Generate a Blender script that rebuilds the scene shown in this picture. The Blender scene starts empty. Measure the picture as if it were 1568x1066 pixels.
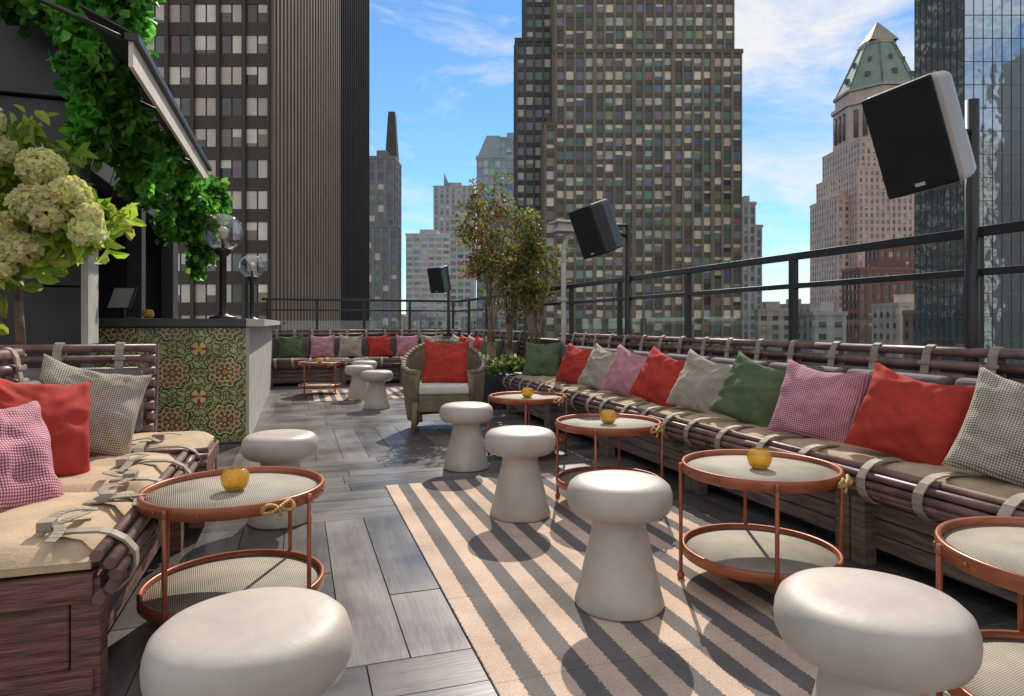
import bpy, math, random
import numpy as np
from mathutils import Vector, Matrix, noise
R=math.radians
GRID=R(-18.2)      # the city grid is turned 18.2 deg against the terrace
scene=bpy.context.scene
COL=scene.collection

# ------------------------------------------------------------------ materials
def nt(m):
    m.use_nodes=True
    return m.node_tree.nodes,m.node_tree.links
def mat(name,c1,c2=None,scale=8,rough=.6,metal=0,bump=0,bscale=None,stretch=(1,1,1),attr=False,spec=.5,detail=6,trans=0,contrast=(.35,.65),rvar=0):
    m=bpy.data.materials.new(name); n,l=nt(m)
    b=n['Principled BSDF']; b.inputs['Roughness'].default_value=rough; b.inputs['Metallic'].default_value=metal
    b.inputs['Specular IOR Level'].default_value=spec
    tc=n.new('ShaderNodeTexCoord'); mp=n.new('ShaderNodeMapping'); mp.inputs['Scale'].default_value=stretch
    l.new(tc.outputs['Object'],mp.inputs['Vector'])
    no=n.new('ShaderNodeTexNoise'); no.inputs['Scale'].default_value=scale; no.inputs['Detail'].default_value=detail
    l.new(mp.outputs[0],no.inputs['Vector'])
    mr=n.new('ShaderNodeMapRange'); mr.inputs[1].default_value=contrast[0]; mr.inputs[2].default_value=contrast[1]
    l.new(no.outputs['Fac'],mr.inputs[0])
    mx=n.new('ShaderNodeMix'); mx.data_type='RGBA'
    l.new(mr.outputs[0],mx.inputs[0])
    c2=c2 or tuple(x*.8 for x in c1)
    mx.inputs[6].default_value=(*c1,1); mx.inputs[7].default_value=(*c2,1)
    if attr:
        at=n.new('ShaderNodeAttribute'); at.attribute_name='Col'
        mm=n.new('ShaderNodeMix'); mm.data_type='RGBA'; mm.blend_type='MULTIPLY'; mm.inputs[0].default_value=1
        l.new(mx.outputs[2],mm.inputs[6]); l.new(at.outputs['Color'],mm.inputs[7]); out=mm.outputs[2]
    else: out=mx.outputs[2]
    l.new(out,b.inputs['Base Color'])
    if rvar:
        n5=n.new('ShaderNodeTexNoise'); n5.inputs['Scale'].default_value=2.2; n5.inputs['Detail'].default_value=8; l.new(tc.outputs['Object'],n5.inputs['Vector'])
        r5=n.new('ShaderNodeMapRange'); r5.inputs[1].default_value=.35; r5.inputs[2].default_value=.65; r5.inputs[3].default_value=rough-rvar; r5.inputs[4].default_value=rough+rvar
        l.new(n5.outputs['Fac'],r5.inputs[0]); l.new(r5.outputs[0],b.inputs['Roughness'])
    if bump:
        n2=n.new('ShaderNodeTexNoise'); n2.inputs['Scale'].default_value=bscale or scale*3; n2.inputs['Detail'].default_value=4
        l.new(mp.outputs[0],n2.inputs['Vector'])
        bp=n.new('ShaderNodeBump'); bp.inputs['Strength'].default_value=bump; bp.inputs['Distance'].default_value=.01
        l.new(n2.outputs['Fac'],bp.inputs['Height']); l.new(bp.outputs[0],b.inputs['Normal'])
    if trans:
        t=n.new('ShaderNodeBsdfTranslucent'); l.new(out,t.inputs['Color'])
        ms=n.new('ShaderNodeMixShader'); ms.inputs[0].default_value=trans
        l.new(b.outputs[0],ms.inputs[1]); l.new(t.outputs[0],ms.inputs[2]); l.new(ms.outputs[0],n['Material Output'].inputs[0])
    return m
def weave(name,c1,c2,period=.006,rough=.85,bump=.6,mode='xz'):
    m=bpy.data.materials.new(name); n,l=nt(m); b=n['Principled BSDF']; b.inputs['Roughness'].default_value=rough
    b.inputs['Specular IOR Level'].default_value=.2
    tc=n.new('ShaderNodeTexCoord')
    def wv(ax):
        w=n.new('ShaderNodeTexWave'); w.bands_direction=ax; w.inputs['Scale'].default_value=.314/period; w.inputs['Distortion'].default_value=.3
        w.inputs['Detail'].default_value=1; l.new(tc.outputs['Object'],w.inputs['Vector']); return w
    a=wv('X'); c=wv('Z' if mode!='flat' else 'Y')
    mu=n.new('ShaderNodeMath'); mu.operation='MULTIPLY'; l.new(a.outputs['Fac'],mu.inputs[0]); l.new(c.outputs['Fac'],mu.inputs[1])
    mx=n.new('ShaderNodeMix'); mx.data_type='RGBA'; mx.inputs[6].default_value=(*c1,1); mx.inputs[7].default_value=(*c2,1)
    mr=n.new('ShaderNodeMapRange'); mr.inputs[1].default_value=.12; mr.inputs[2].default_value=.45
    l.new(mu.outputs[0],mr.inputs[0]); l.new(mr.outputs[0],mx.inputs[0])
    no=n.new('ShaderNodeTexNoise'); no.inputs['Scale'].default_value=9; no.inputs['Detail'].default_value=5; l.new(tc.outputs['Object'],no.inputs['Vector'])
    m3=n.new('ShaderNodeMapRange'); m3.inputs[1].default_value=.3; m3.inputs[2].default_value=.7; m3.inputs[3].default_value=.78; m3.inputs[4].default_value=1.08; l.new(no.outputs['Fac'],m3.inputs[0])
    cb=n.new('ShaderNodeCombineColor'); [l.new(m3.outputs[0],cb.inputs[i]) for i in range(3)]
    m2=n.new('ShaderNodeMix'); m2.data_type='RGBA'; m2.blend_type='MULTIPLY'; m2.inputs[0].default_value=1
    l.new(mx.outputs[2],m2.inputs[6]); l.new(cb.outputs[0],m2.inputs[7]); l.new(m2.outputs[2],b.inputs['Base Color'])
    bp=n.new('ShaderNodeBump'); bp.inputs['Strength'].default_value=bump; bp.inputs['Distance'].default_value=.004
    l.new(mu.outputs[0],bp.inputs['Height']); l.new(bp.outputs[0],b.inputs['Normal'])
    return m
def clear_glass(name,tint=(1,1,1),lo=.03,hi=.5,p=3):
    m=bpy.data.materials.new(name); n,l=nt(m); n.remove(n['Principled BSDF'])
    t=n.new('ShaderNodeBsdfTransparent'); t.inputs[0].default_value=(*tint,1)
    g=n.new('ShaderNodeBsdfGlossy'); g.inputs['Roughness'].default_value=.02
    fr=n.new('ShaderNodeLayerWeight'); fr.inputs[0].default_value=.5
    pw=n.new('ShaderNodeMath'); pw.operation='POWER'; pw.inputs[1].default_value=p; l.new(fr.outputs['Facing'],pw.inputs[0])
    mr=n.new('ShaderNodeMapRange'); mr.inputs[3].default_value=lo; mr.inputs[4].default_value=hi; l.new(pw.outputs[0],mr.inputs[0])
    ms=n.new('ShaderNodeMixShader'); l.new(mr.outputs[0],ms.inputs[0]); l.new(t.outputs[0],ms.inputs[1]); l.new(g.outputs[0],ms.inputs[2])
    l.new(ms.outputs[0],n['Material Output'].inputs[0]); return m

M={}
M['plank_u']=mat('plank_along',(.70,.68,.67),(1.2,1.18,1.16),3,.34,bump=.07,bscale=12,stretch=(6,.7,1),attr=True,rvar=.1,detail=9,contrast=(.3,.7))
M['plank_v']=mat('plank_across',(.70,.68,.67),(1.2,1.18,1.16),3,.34,bump=.07,bscale=12,stretch=(.7,6,1),attr=True,rvar=.1,detail=9,contrast=(.3,.7))
M['grout']=mat('grout',(.03,.028,.027))
M['stool']=mat('cast_concrete',(.53,.465,.40),(.40,.35,.30),5,.5,bump=.12,bscale=30,detail=8,rvar=.12)
M['copper']=mat('copper_paint',(.38,.115,.055),(.28,.08,.038),12,.36,metal=.3)
M['mesh']=weave('woven_tray',(.22,.19,.15),(.66,.60,.50),.0065,.6,.5,'flat')
M['rope']=mat('gold_rope',(.62,.40,.14),(.45,.28,.09),60,.5,bump=.5)
M['black']=mat('black_metal',(.018,.017,.017),(.03,.027,.026),6,.4)
M['darkwall']=mat('dark_panel',(.028,.027,.03),(.045,.043,.045),4,.5)
M['slat']=mat('plum_cane',(.21,.115,.10),(.10,.055,.05),10,.45,bump=.2)
M['canvas']=mat('tan_canvas',(.55,.40,.26),(.40,.29,.18),6,.85,bump=.25,bscale=90)
M['strap']=mat('taupe_strap',(.38,.32,.25),(.26,.215,.165),14,.7,bump=.2)
M['backc']=mat('grey_upholstery',(.16,.135,.13),(.11,.093,.09),9,.8,bump=.2)
M['wood']=mat('weathered_wood',(.22,.155,.12),(.085,.06,.048),6,.7,bump=.5,stretch=(1,1,9))
M['wood_l']=mat('red_wood',(.24,.10,.07),(.085,.036,.028),6,.6,bump=.5,stretch=(1,1,9))
M['red']=weave('red_fabric',(.50,.055,.04),(.41,.038,.028),.004,.85,.2)
M['green']=weave('green_fabric',(.115,.17,.08),(.085,.13,.062),.004,.85,.2)
M['beige']=weave('beige_weave',(.24,.195,.15),(.74,.66,.54),.0092,.85,.5)
M['pink']=weave('pink_gingham',(.36,.085,.14),(.80,.54,.56),.0098,.85,.3)
M['white']=mat('white_cushion',(.68,.63,.56),(.58,.54,.48),10,.8)
M['wick']=weave('wicker',(.15,.11,.065),(.48,.39,.27),.012,.7,1.0)
M['stone']=mat('pale_stone',(.55,.51,.46),(.43,.40,.36),6,.6,bump=.2)
M['tile']=mat('painted_tile',(1,1,1),(.78,.78,.78),9,.22,attr=True)
M['cream']=mat('cream_awning',(.74,.64,.56),(.62,.54,.46),5,.8)
M['leaf']=mat('foliage',(1,1,1),(.75,.8,.7),20,.5,attr=True,trans=.55)
M['bloom']=mat('blossom',(1,1,1),(.9,.9,.86),20,.8,attr=True,trans=.5)
M['bark']=mat('bark',(.34,.23,.15),(.16,.11,.075),20,.9,bump=.6)
M['globe']=clear_glass('lamp_glass',(.86,.86,.85),.14,.95,2)
M['pane']=clear_glass('balustrade_glass',(.93,.97,.96),.05,.35)
M['bulb']=mat('frosted_bulb',(.8,.75,.65),rough=.3)
M['grille']=weave('speaker_grille',(.012,.011,.011),(.03,.028,.027),.004,.5,.5)
M['shell']=mat('speaker_shell',(.02,.02,.02),(.03,.03,.03),6,.22)
M['shell_sheen']=mat('speaker_shell_painted_sheen',(.42,.36,.31),(.33,.28,.245),3,.28)  # sky reflection on a glossy black shell, painted as pale base colour
m=bpy.data.materials.new('amber_glass'); n,l=nt(m); b=n['Principled BSDF']
b.inputs['Base Color'].default_value=(.95,.66,.10,1); b.inputs['Roughness'].default_value=.05; b.inputs['Transmission Weight'].default_value=.7
M['amber']=m
M['wax']=mat('wax',(.8,.7,.5),rough=.6)
M['facade']=mat('facade_paint',(1,1,1),(.80,.80,.80),.25,.7,attr=True,detail=8)
M['window']=mat('window_glass',(1,1,1),(.82,.82,.82),.6,.12,attr=True,spec=.7)
M['asphalt']=mat('asphalt',(.05,.05,.052),(.04,.04,.04),.05,.9)
m=bpy.data.materials.new('curtain_glass'); n,l=nt(m); b=n['Principled BSDF']
b.inputs['Base Color'].default_value=(.42,.50,.57,1); b.inputs['Metallic'].default_value=.9; b.inputs['Roughness'].default_value=.04
tc=n.new('ShaderNodeTexCoord'); no=n.new('ShaderNodeTexNoise'); no.inputs['Scale'].default_value=.25; no.inputs['Detail'].default_value=2
l.new(tc.outputs['Object'],no.inputs['Vector']); bp=n.new('ShaderNodeBump'); bp.inputs['Strength'].default_value=.32; bp.inputs['Distance'].default_value=.22
l.new(no.outputs['Fac'],bp.inputs['Height']); l.new(bp.outputs[0],b.inputs['Normal']); M['curtain']=m
# rug
m=bpy.data.materials.new('striped_rug'); n,l=nt(m); b=n['Principled BSDF']; b.inputs['Roughness'].default_value=.95; b.inputs['Specular IOR Level'].default_value=.1
tc=n.new('ShaderNodeTexCoord'); sp=n.new('ShaderNodeSeparateXYZ'); l.new(tc.outputs['Object'],sp.inputs[0])
nz=n.new('ShaderNodeTexNoise'); nz.inputs['Scale'].default_value=120; nz.inputs['Detail'].default_value=2; l.new(tc.outputs['Object'],nz.inputs['Vector'])
def mth(op,a,bb=None):
    x=n.new('ShaderNodeMath'); x.operation=op
    for i,v in enumerate((a,bb)):
        if v is None: continue
        if isinstance(v,(int,float)): x.inputs[i].default_value=v
        else: l.new(v,x.inputs[i])
    return x.outputs[0]
jit=mth('MULTIPLY',mth('SUBTRACT',nz.outputs['Fac'],.5),.16)
fr=mth('FRACT',mth('ADD',mth('DIVIDE',sp.outputs[0],.15),jit))
ms=mth('GREATER_THAN',fr,.52)
seam=mth('LESS_THAN',mth('FRACT',mth('DIVIDE',sp.outputs[1],.61)),.008)
mx=n.new('ShaderNodeMix'); mx.data_type='RGBA'; mx.inputs[6].default_value=(.56,.425,.335,1); mx.inputs[7].default_value=(.155,.14,.135,1); l.new(ms,mx.inputs[0])
n3=n.new('ShaderNodeTexNoise'); n3.inputs['Scale'].default_value=220; l.new(tc.outputs['Object'],n3.inputs['Vector'])
n4=n.new('ShaderNodeTexNoise'); n4.inputs['Scale'].default_value=3; n4.inputs['Detail'].default_value=6; l.new(tc.outputs['Object'],n4.inputs['Vector'])
vv=mth('SUBTRACT',mth('ADD',mth('MULTIPLY',n3.outputs['Fac'],1.0),mth('MULTIPLY',n4.outputs['Fac'],1.0)),mth('MULTIPLY',seam,.25))
m2=n.new('ShaderNodeMix'); m2.data_type='RGBA'; m2.blend_type='MULTIPLY'; m2.inputs[0].default_value=1; l.new(mx.outputs[2],m2.inputs[6])
cb=n.new('ShaderNodeCombineColor'); [l.new(vv,cb.inputs[i]) for i in range(3)]; l.new(cb.outputs[0],m2.inputs[7]); l.new(m2.outputs[2],b.inputs['Base Color'])
bp=n.new('ShaderNodeBump'); bp.inputs['Strength'].default_value=.4; bp.inputs['Distance'].default_value=.004; l.new(n3.outputs['Fac'],bp.inputs['Height']); l.new(bp.outputs[0],b.inputs['Normal'])
M['rug']=m

# ------------------------------------------------------------------ mesh helper
class MB:
    def __init__(s): s.v=[];s.f=[];s.m=[];s.c=[];s.s=[]
    def face(s,idx,m=0,c=(1,1,1),sm=False): s.f.append(idx);s.m.append(m);s.c.append(c);s.s.append(sm)
    def quad(s,pts,m=0,c=(1,1,1)):
        b=len(s.v); s.v+= [tuple(p) for p in pts]; s.face(tuple(range(b,b+len(pts))),m,c)
    def box(s,x0,x1,y0,y1,z0,z1,m=0,c=(1,1,1),f=None):
        P=[(x0,y0,z0),(x1,y0,z0),(x1,y1,z0),(x0,y1,z0),(x0,y0,z1),(x1,y0,z1),(x1,y1,z1),(x0,y1,z1)]
        if f: P=[f(*p) for p in P]
        b=len(s.v); s.v+=P
        for q in ((0,3,2,1),(4,5,6,7),(0,1,5,4),(1,2,6,5),(2,3,7,6),(3,0,4,7)): s.face(tuple(b+i for i in q),m,c)
    def cyl(s,p0,p1,r0,r1=None,n=10,m=0,c=(1,1,1),caps=True):
        r1=r0 if r1 is None else r1
        p0=Vector(p0);p1=Vector(p1); d=(p1-p0).normalized()
        a=d.orthogonal().normalized(); bb=d.cross(a); b=len(s.v)
        for p,r in((p0,r0),(p1,r1)):
            for i in range(n):
                t=2*math.pi*i/n; s.v.append(tuple(p+a*(r*math.cos(t))+bb*(r*math.sin(t))))
        for i in range(n): s.face((b+i,b+(i+1)%n,b+n+(i+1)%n,b+n+i),m,c,True)
        if caps: s.face(tuple(b+i for i in reversed(range(n))),m,c); s.face(tuple(b+n+i for i in range(n)),m,c)
    def path(s,pts,r,n=8,m=0,c=(1,1,1)):
        for i in range(len(pts)-1):
            ra=r[i] if isinstance(r,list) else r; rb=r[i+1] if isinstance(r,list) else r
            s.cyl(pts[i],pts[i+1],ra,rb,n,m,c)
    def lathe(s,prof,c0=(0,0,0),n=48,m=0,c=(1,1,1)):
        b=len(s.v); k=len(prof)
        for i in range(n):
            t=2*math.pi*i/n
            for r,z in prof: s.v.append((c0[0]+r*math.cos(t),c0[1]+r*math.sin(t),c0[2]+z))
        for i in range(n):
            j=(i+1)%n
            for q in range(k-1): s.face((b+i*k+q,b+j*k+q,b+j*k+q+1,b+i*k+q+1),m,c,True)
    def obj(s,name,mats,parent=None,loc=(0,0,0),rot=(0,0,0),bevel=0,segs=2,solid=0):
        me=bpy.data.meshes.new(name); me.from_pydata(s.v,[],s.f)
        for mm in (mats if isinstance(mats,(list,tuple)) else [mats]): me.materials.append(mm)
        me.polygons.foreach_set('material_index',s.m); me.polygons.foreach_set('use_smooth',s.s)
        ca=me.color_attributes.new('Col','FLOAT_COLOR','CORNER')
        arr=[]
        for f,c in zip(s.f,s.c): arr+=[c[0],c[1],c[2],1.0]*len(f)
        ca.data.foreach_set('color',arr)
        me.update()
        o=bpy.data.objects.new(name,me); COL.objects.link(o); o.location=loc; o.rotation_euler=rot
        if parent: o.parent=parent
        if solid:
            q=o.modifiers.new('s','SOLIDIFY'); q.thickness=solid; q.offset=0
        if bevel:
            q=o.modifiers.new('b','BEVEL'); q.width=bevel; q.segments=segs; q.limit_method='ANGLE'; q.angle_limit=R(40)
        return o
def empty(name,loc=(0,0,0),rz=0):
    e=bpy.data.objects.new(name,None); COL.objects.link(e); e.location=loc; e.rotation_euler=(0,0,rz); e.empty_display_size=.1; return e

# ------------------------------------------------------------------ terrace floor
rng=random.Random(3)
mb=MB(); mb.box(-9,3.35,-7,13.1,-45,-.012)
mb.obj('terrace_building',M['grout'])
mb=MB(); g=.0018
def plank(x0,x1,y0,y1,m):
    x0=max(x0,-4.6); x1=min(x1,3.2); y0=max(y0,-1.2); y1=min(y1,12.9)
    if x1-x0<.02 or y1-y0<.02: return
    t=rng.uniform(.62,1.35); w=rng.uniform(-.006,.010)
    c=((.125+w)*t,(.115)*t,(.111-w*.5)*t); z=rng.uniform(-.0008,.0008)
    mb.box(x0+g,x1-g,y0+g,y1-g,-.011,z,m,c)
u=-1.1; k=0
while u<13:
    if k%2==0:
        d=1.55; x=-4.66
        while x<3.2:
            w=.2; off=rng.choice([0,.5,.8])
            if off: plank(x,x+w,u,u+off,0); plank(x,x+w,u+off,u+d,0)
            else: plank(x,x+w,u,u+d,0)
            x+=w
    else:
        d=1.6; y=u
        while y<u+d-.01:
            x=-4.6-rng.uniform(0,1.1)
            while x<3.2:
                L=rng.choice([.6,.9,1.2]); plank(x,x+L,y,y+.2,1); x+=L
            y+=.2
    u+=d; k+=1
mb.obj('deck_floor',[M['plank_u'],M['plank_v']],bevel=.001,segs=1)
mb=MB(); mb.box(0,1.5,0,6.1,.001,.008); mb.obj('striped_rug',M['rug'],loc=(.54,-1.85,0),bevel=.002,segs=1)
mb=MB(); mb.box(0,1.5,0,1.5,.001,.008); mb.obj('striped_rug',M['rug'],loc=(.22,9.1,0),bevel=.002,segs=1)

# ------------------------------------------------------------------ stools
prof=[(0,.465),(.10,.466),(.145,.464),(.170,.457),(.186,.443),(.194,.42),(.196,.40),(.194,.378),(.184,.356),(.165,.342),(.13,.334),(.105,.328),(.098,.315),(.1,.29),(.112,.235),(.132,.15),(.153,.06),(.166,.012),(.163,.004),(.155,0),(0,0)]
def stool(x,y,rz=0):
    mb=MB(); mb.lathe([(r*.995,z) for r,z in reversed(prof)],n=56)
    mb.obj('mushroom_stool',M['stool'],loc=(x,y,0.008 if x>.54 and y<4.3 else 0),rot=(0,0,rz))
for i,(x,y) in enumerate([(1.168,1.09),(1.14,2.19),(1.155,3.37),(1.17,4.62),(-.085,1.40),(-.083,3.69),(.94,8.2),(.82,9.3),(1.0,10.4)]): stool(x,y,i*1.3)

# ------------------------------------------------------------------ tables
VOT=[(0,.0),(.025,.0),(.038,.012),(.047,.034),(.048,.048),(.042,.066),(.032,.078),(.029,.078),(.038,.064),(.044,.048),(.042,.034),(.034,.014),(0,.006)]
def table(x,y,rz,candle=True):
    e=empty('round_side_table',(x,y,.008 if y<4.3 and x>.6 else 0),rz); r=.3
    for nm,z in(('top_tray',.445),('lower_tray',.115)):
        mb=MB(); mb.lathe([(r-.012,z+.012),(r-.012,z+.033),(r,z+.035),(r+.003,z+.03),(r+.003,z-.003),(r-.004,z-.008),(r-.02,z-.006)],n=64)
        mb.obj(nm+'_rim',M['copper'],e)
        mb=MB(); mb.lathe([(0,z-.006),(r-.014,z-.006),(r-.014,z+.014),(0,z+.014)],n=64)
        mb.obj(nm,M['mesh'],e)
    mb=MB()
    for k in range(4):
        a=math.pi/4+k*math.pi/2; px,py=(r+.006)*math.cos(a),(r+.006)*math.sin(a)
        mb.cyl((px,py,.0),(px,py,.472),.0078,n=10); mb.lathe([(0,-.001),(.014,.004),(.016,.014),(.012,.026),(.006,.03)],(px,py,0),12)
        mb.lathe([(.011,-.006),(.011,.006)],(px,py,.455),10)
    for k in range(12):
        a=k*math.pi/6+.1; px,py=(r+.004)*math.cos(a),(r+.004)*math.sin(a)
        mb.cyl((px,py,.458),(px+.004*math.cos(a),py+.004*math.sin(a),.458),.006,n=8)
    mb.obj('legs',M['copper'],e)
    mb=MB(); A=R(-62)-rz
    cx,cy=(r+.02)*math.cos(A),(r+.02)*math.sin(A); tx,ty=-math.sin(A),math.cos(A)
    pts=[]
    for k in range(41):
        t=2*math.pi*k/40; w=.052*math.sin(t); hgt=.014*math.sin(2*t); o=.006*math.cos(3*t)
        pts.append((cx+tx*w+math.cos(A)*o,cy+ty*w+math.sin(A)*o,.462+hgt))
    mb.path(pts,.0065,6); mb.path([(cx,cy,.465),(cx+tx*.01,cy+ty*.01,.435),(cx,cy,.42)],.006,6)
    mb.obj('rope_knot',M['rope'],e)
    if candle:
        mb=MB(); mb.lathe(VOT,(0,0,.46),32); mb.obj('votive_glass',M['amber'],e)
        mb=MB(); mb.lathe([(0,.010),(.02,.010),(.02,.028),(0,.028)],(0,0,.46),16); mb.obj('candle',M['wax'],e)
for x,y,rz in[(-.207,2.50,.15),(1.76,2.18,.3),(1.715,3.43,.1),(1.74,4.9,.4),(1.83,1.09,.2),(.32,10.1,0),(1.9,10.3,0)]: table(x,y,rz)

# ------------------------------------------------------------------ benches
def bench(loc,rz,L,wood,back=(0,None),seed=0,ties=False,D=.62):
    r=random.Random(seed); e=empty('banquette_bench',(*loc,0),rz); b0=back[0]; b1=back[1] if back[1] is not None else L
    mb=MB(); n=max(1,round(L/1.25)); 
    for k in range(4): mb.box(.02,L-.02,.075-.0005*k,D+.05,.075+k*.068,.138+k*.068)
    for k in range(n+1):
        x=k*(L-.16)/n
        mb.box(x,x+.075,.015,.085,0,.36); mb.box(x+.085,x+.16,.015,.085,0,.36) if 0<k<n else None
    for x in(0,L-.05):
        mb.box(x-.012,x+.062,.03,D+.04,.30,.375); mb.box(x-.012,x+.062,.03,D+.04,.05,.12); mb.box(x-.008,x+.056,D-.02,D+.05,0,.375)
        for q in range(3): mb.box(x+.006,x+.05,.09+q*.18,.255+q*.18,.12,.30)
    mb.obj('wood_base',wood,e,bevel=.004)
    mb=MB()
    for y,z in((.012,.315),(-.018,.343),(-.028,.375),(-.015,.408),(.018,.43)):
        x=-.03
        while x<L: 
            x2=min(x+r.uniform(1.2,2.2),L+.03); mb.cyl((x,y,z),(x2,y,z+r.uniform(-.003,.003)),.0165,n=10); x=x2
    for k in range(8):
        z=.47+k*.063; y=D+.01+(z-.45)*.16
        x=b0-.02
        while x<b1:
            x2=min(x+r.uniform(1.2,2.2),b1+.02); mb.cyl((x,y,z),(x2,y,z+r.uniform(-.004,.004)),.023,n=10); x=x2
    nb=max(2,round((b1-b0)/1.2))
    for k in range(nb+1):
        x=b0+k*(b1-b0)/nb; mb.box(x-.025,x+.025,D+.04,D+.08,.3,.93,0,(1,1,1),lambda X,Y,Z:(X,Y+(Z-.45)*.16,Z))
    mb.obj('cane_slats',M['slat'],e)
    mb=MB(); n=max(1,round(L/.62)); w=L/n
    for k in range(n):
        x0=k*w+.008; x1=(k+1)*w-.008; N=16; K=12; b=len(mb.v)
        for i in range(N+1):
            for j in range(K+1):
                s=i/N*2-1; t=j/K*2-1
                ed=(1-abs(s)**6)*(1-abs(t)**6)
                z=.405+.052*ed**.5+.012*noise.noise(Vector((x0*3+i*.5,j*.6,seed)))*ed
                mb.v.append((x0+(x1-x0)*i/N,.035+(D-.04)*j/K,z))
        for i in range(N):
            for j in range(K):
                a=b+i*(K+1)+j; mb.face((a,a+K+1,a+K+2,a+1),0,(1,1,1),True)
        mb.box(x0,x1,.04,D-.01,.385,.404)
    mb.obj('seat_cushion',M['canvas'],e)
    mb=MB(); n=max(1,round((b1-b0)/.62)); w=(b1-b0)/n
    for k in range(n):
        mb.box(b0+k*w+.02,b0+(k+1)*w-.02,D-.11,D-.02,.455,.80,0,(1,1,1),lambda X,Y,Z:(X,Y+(Z-.45)*.16,Z))
    mb.obj('back_cushion',M['backc'],e,bevel=.03,segs=4)
    mb=MB()
    def rib(x,pts,w,sk=0):
        for a in range(len(pts)-1):
            (y0,z0),(y1,z1)=pts[a],pts[a+1]; s0=sk*a/len(pts); s1=sk*(a+1)/len(pts)
            mb.quad([(x-w/2+s0,y0,z0),(x+w/2+s0,y0,z0),(x+w/2+s1,y1,z1),(x-w/2+s1,y1,z1)])
    x=.1
    while x<L-.03:
        rib(x,[(.17,.463),(.10,.467),(.04,.464),(.01,.456),(-.025,.435),(-.052,.40),(-.054,.36),(-.042,.33),(-.01,.30),(.03,.292)],.040,r.uniform(-.05,.05))
        x+=r.uniform(.25,.34)
    x=b0+.12; T=D+.01
    while x<b1:
        y=lambda z:T+(z-.45)*.16
        rib(x,[(y(.70)-.03,.70),(y(.8)-.032,.8),(y(.9)-.032,.90),(y(.925)-.02,.932),(y(.935),.942),(y(.93)+.03,.92),(y(.8)+.035,.8)],.042,r.uniform(-.01,.01))
        mb.box(x-.03,x+.03,y(.86)-.042,y(.86)-.034,.85,.862)
        x+=r.uniform(.29,.34)
    mb.obj('straps',M['strap'],e,solid=.007)
    if ties:
        mb=MB()
        for k in range(int(L/.3)):
            cx=.14+k*.3; cy=r.uniform(.10,.2)
            for q in range(3):
                a=r.uniform(-2.6,-.5) if q<2 else r.uniform(.3,2.5); ln=r.uniform(.12,.2); pts=[]
                for i in range(11):
                    t=i/10; rr=ln*t; aa=a+1.1*t*(1 if q%2 else -1)
                    pts.append(Vector((cx+rr*math.cos(aa),min(max(cy+rr*math.sin(aa)*.7,.0),D-.1),.466+.014*math.sin(math.pi*t)+.004*q)))
                for i in range(10):
                    d=(pts[i+1]-pts[i]).normalized(); s=Vector((-d.y,d.x,0)).normalized()*.015
                    d2=(pts[min(i+2,10)]-pts[i+1]).normalized() if i<9 else d; s2=Vector((-d2.y,d2.x,0)).normalized()*.015
                    mb.quad([pts[i]-s,pts[i]+s,pts[i+1]+s2,pts[i+1]-s2])
            mb.box(cx-.025,cx+.025,cy-.018,cy+.018,.466,.492)
        mb.obj('strap_ties',M['strap'],e,solid=.005,bevel=.004)
    return e
bench((2.3,7.25),R(-90),7.5,M['wood'],seed=1)
bench((2.3,11.3),R(-90),2.7,M['wood'],seed=2)
bench((-.45,11.45),0,3.4,M['wood'],seed=3)
bench((-2.3,3.48),0,1.86,M['wood_l'],back=(0,1.52),seed=4,ties=True,D=.6)
bench((-.49,2.03),R(90),1.46,M['wood_l'],seed=5,ties=True)

# ------------------------------------------------------------------ pillows
pc=[0]
def pillow(x,y,z,yaw,tilt,roll,s,mt,T=.085,name='throw_pillow'):
    pc[0]+=1; sd=pc[0]*3.7; N=34; mb=MB(); h=s/2
    for side in(-1,1):
        b=len(mb.v)
        for i in range(N+1):
            for j in range(N+1):
                a=i/N*2-1; c=j/N*2-1
                t=T*(max(0,(1-a*a))*max(0,(1-c*c)))**.42
                q=noise.noise(Vector((sd,a*3,c*3)))*.01
                X=a*h*(1-.085*(1-c*c))+q*(1-abs(a)); Z=c*h*(1-.085*(1-a*a))
                rr=math.hypot(a,c); an=math.atan2(c,a)
                w=noise.noise(Vector((a*1.6+sd,c*1.6,side)))*.026+(.5-abs(noise.noise(Vector((a*2.6+c*1.1+sd,c*2.4-a,side*3)))))*.022
                w+=.010*rr*noise.noise(Vector((math.cos(an)*4+sd,math.sin(an)*4,rr*.8)))
                Z-=.03*(1-a*a)*(c>0)*c
                f=min(1,t/.03)
                mb.v.append((X,side*(t+w*f),Z))
        for i in range(N):
            for j in range(N):
                q=b+i*(N+1)+j; idx=(q,q+N+1,q+N+2,q+1)
                mb.face(idx if side<0 else idx[::-1],0,(1,1,1),True)
    o=mb.obj(name,mt)
    o.matrix_world=Matrix.Translation((x,y,z))@Matrix.Rotation(R(yaw),4,'Z')@Matrix.Rotation(R(-tilt),4,'X')@Matrix.Rotation(R(roll),4,'Y')
    return o
for x,y,c,yw,ro,s in[(2.66,6.98,'green',-35,0,.45),(2.64,5.93,'red',-62,6,.43),(2.64,5.38,'beige',-66,12,.43),(2.62,4.84,'pink',-58,14,.43),(2.60,4.30,'red',-64,16,.43),(2.62,3.80,'beige',-60,14,.43),(2.61,3.28,'green',-62,17,.43),(2.60,2.76,'pink',-58,8,.43),(2.60,2.22,'red',-60,13,.43),(2.60,1.72,'beige',-57,15,.44),(2.6,1.1,'green',-70,8,.44)]:
    pillow(x,y,.638,yw,24,ro,s,M[c])
for x,y,c in[(2.6,10.9,'beige'),(2.62,10.4,'red'),(2.62,9.9,'pink'),(2.62,9.4,'red'),(2.62,8.95,'green')]: pillow(x,y,.65,-65,18,6,.42,M[c])
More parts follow.
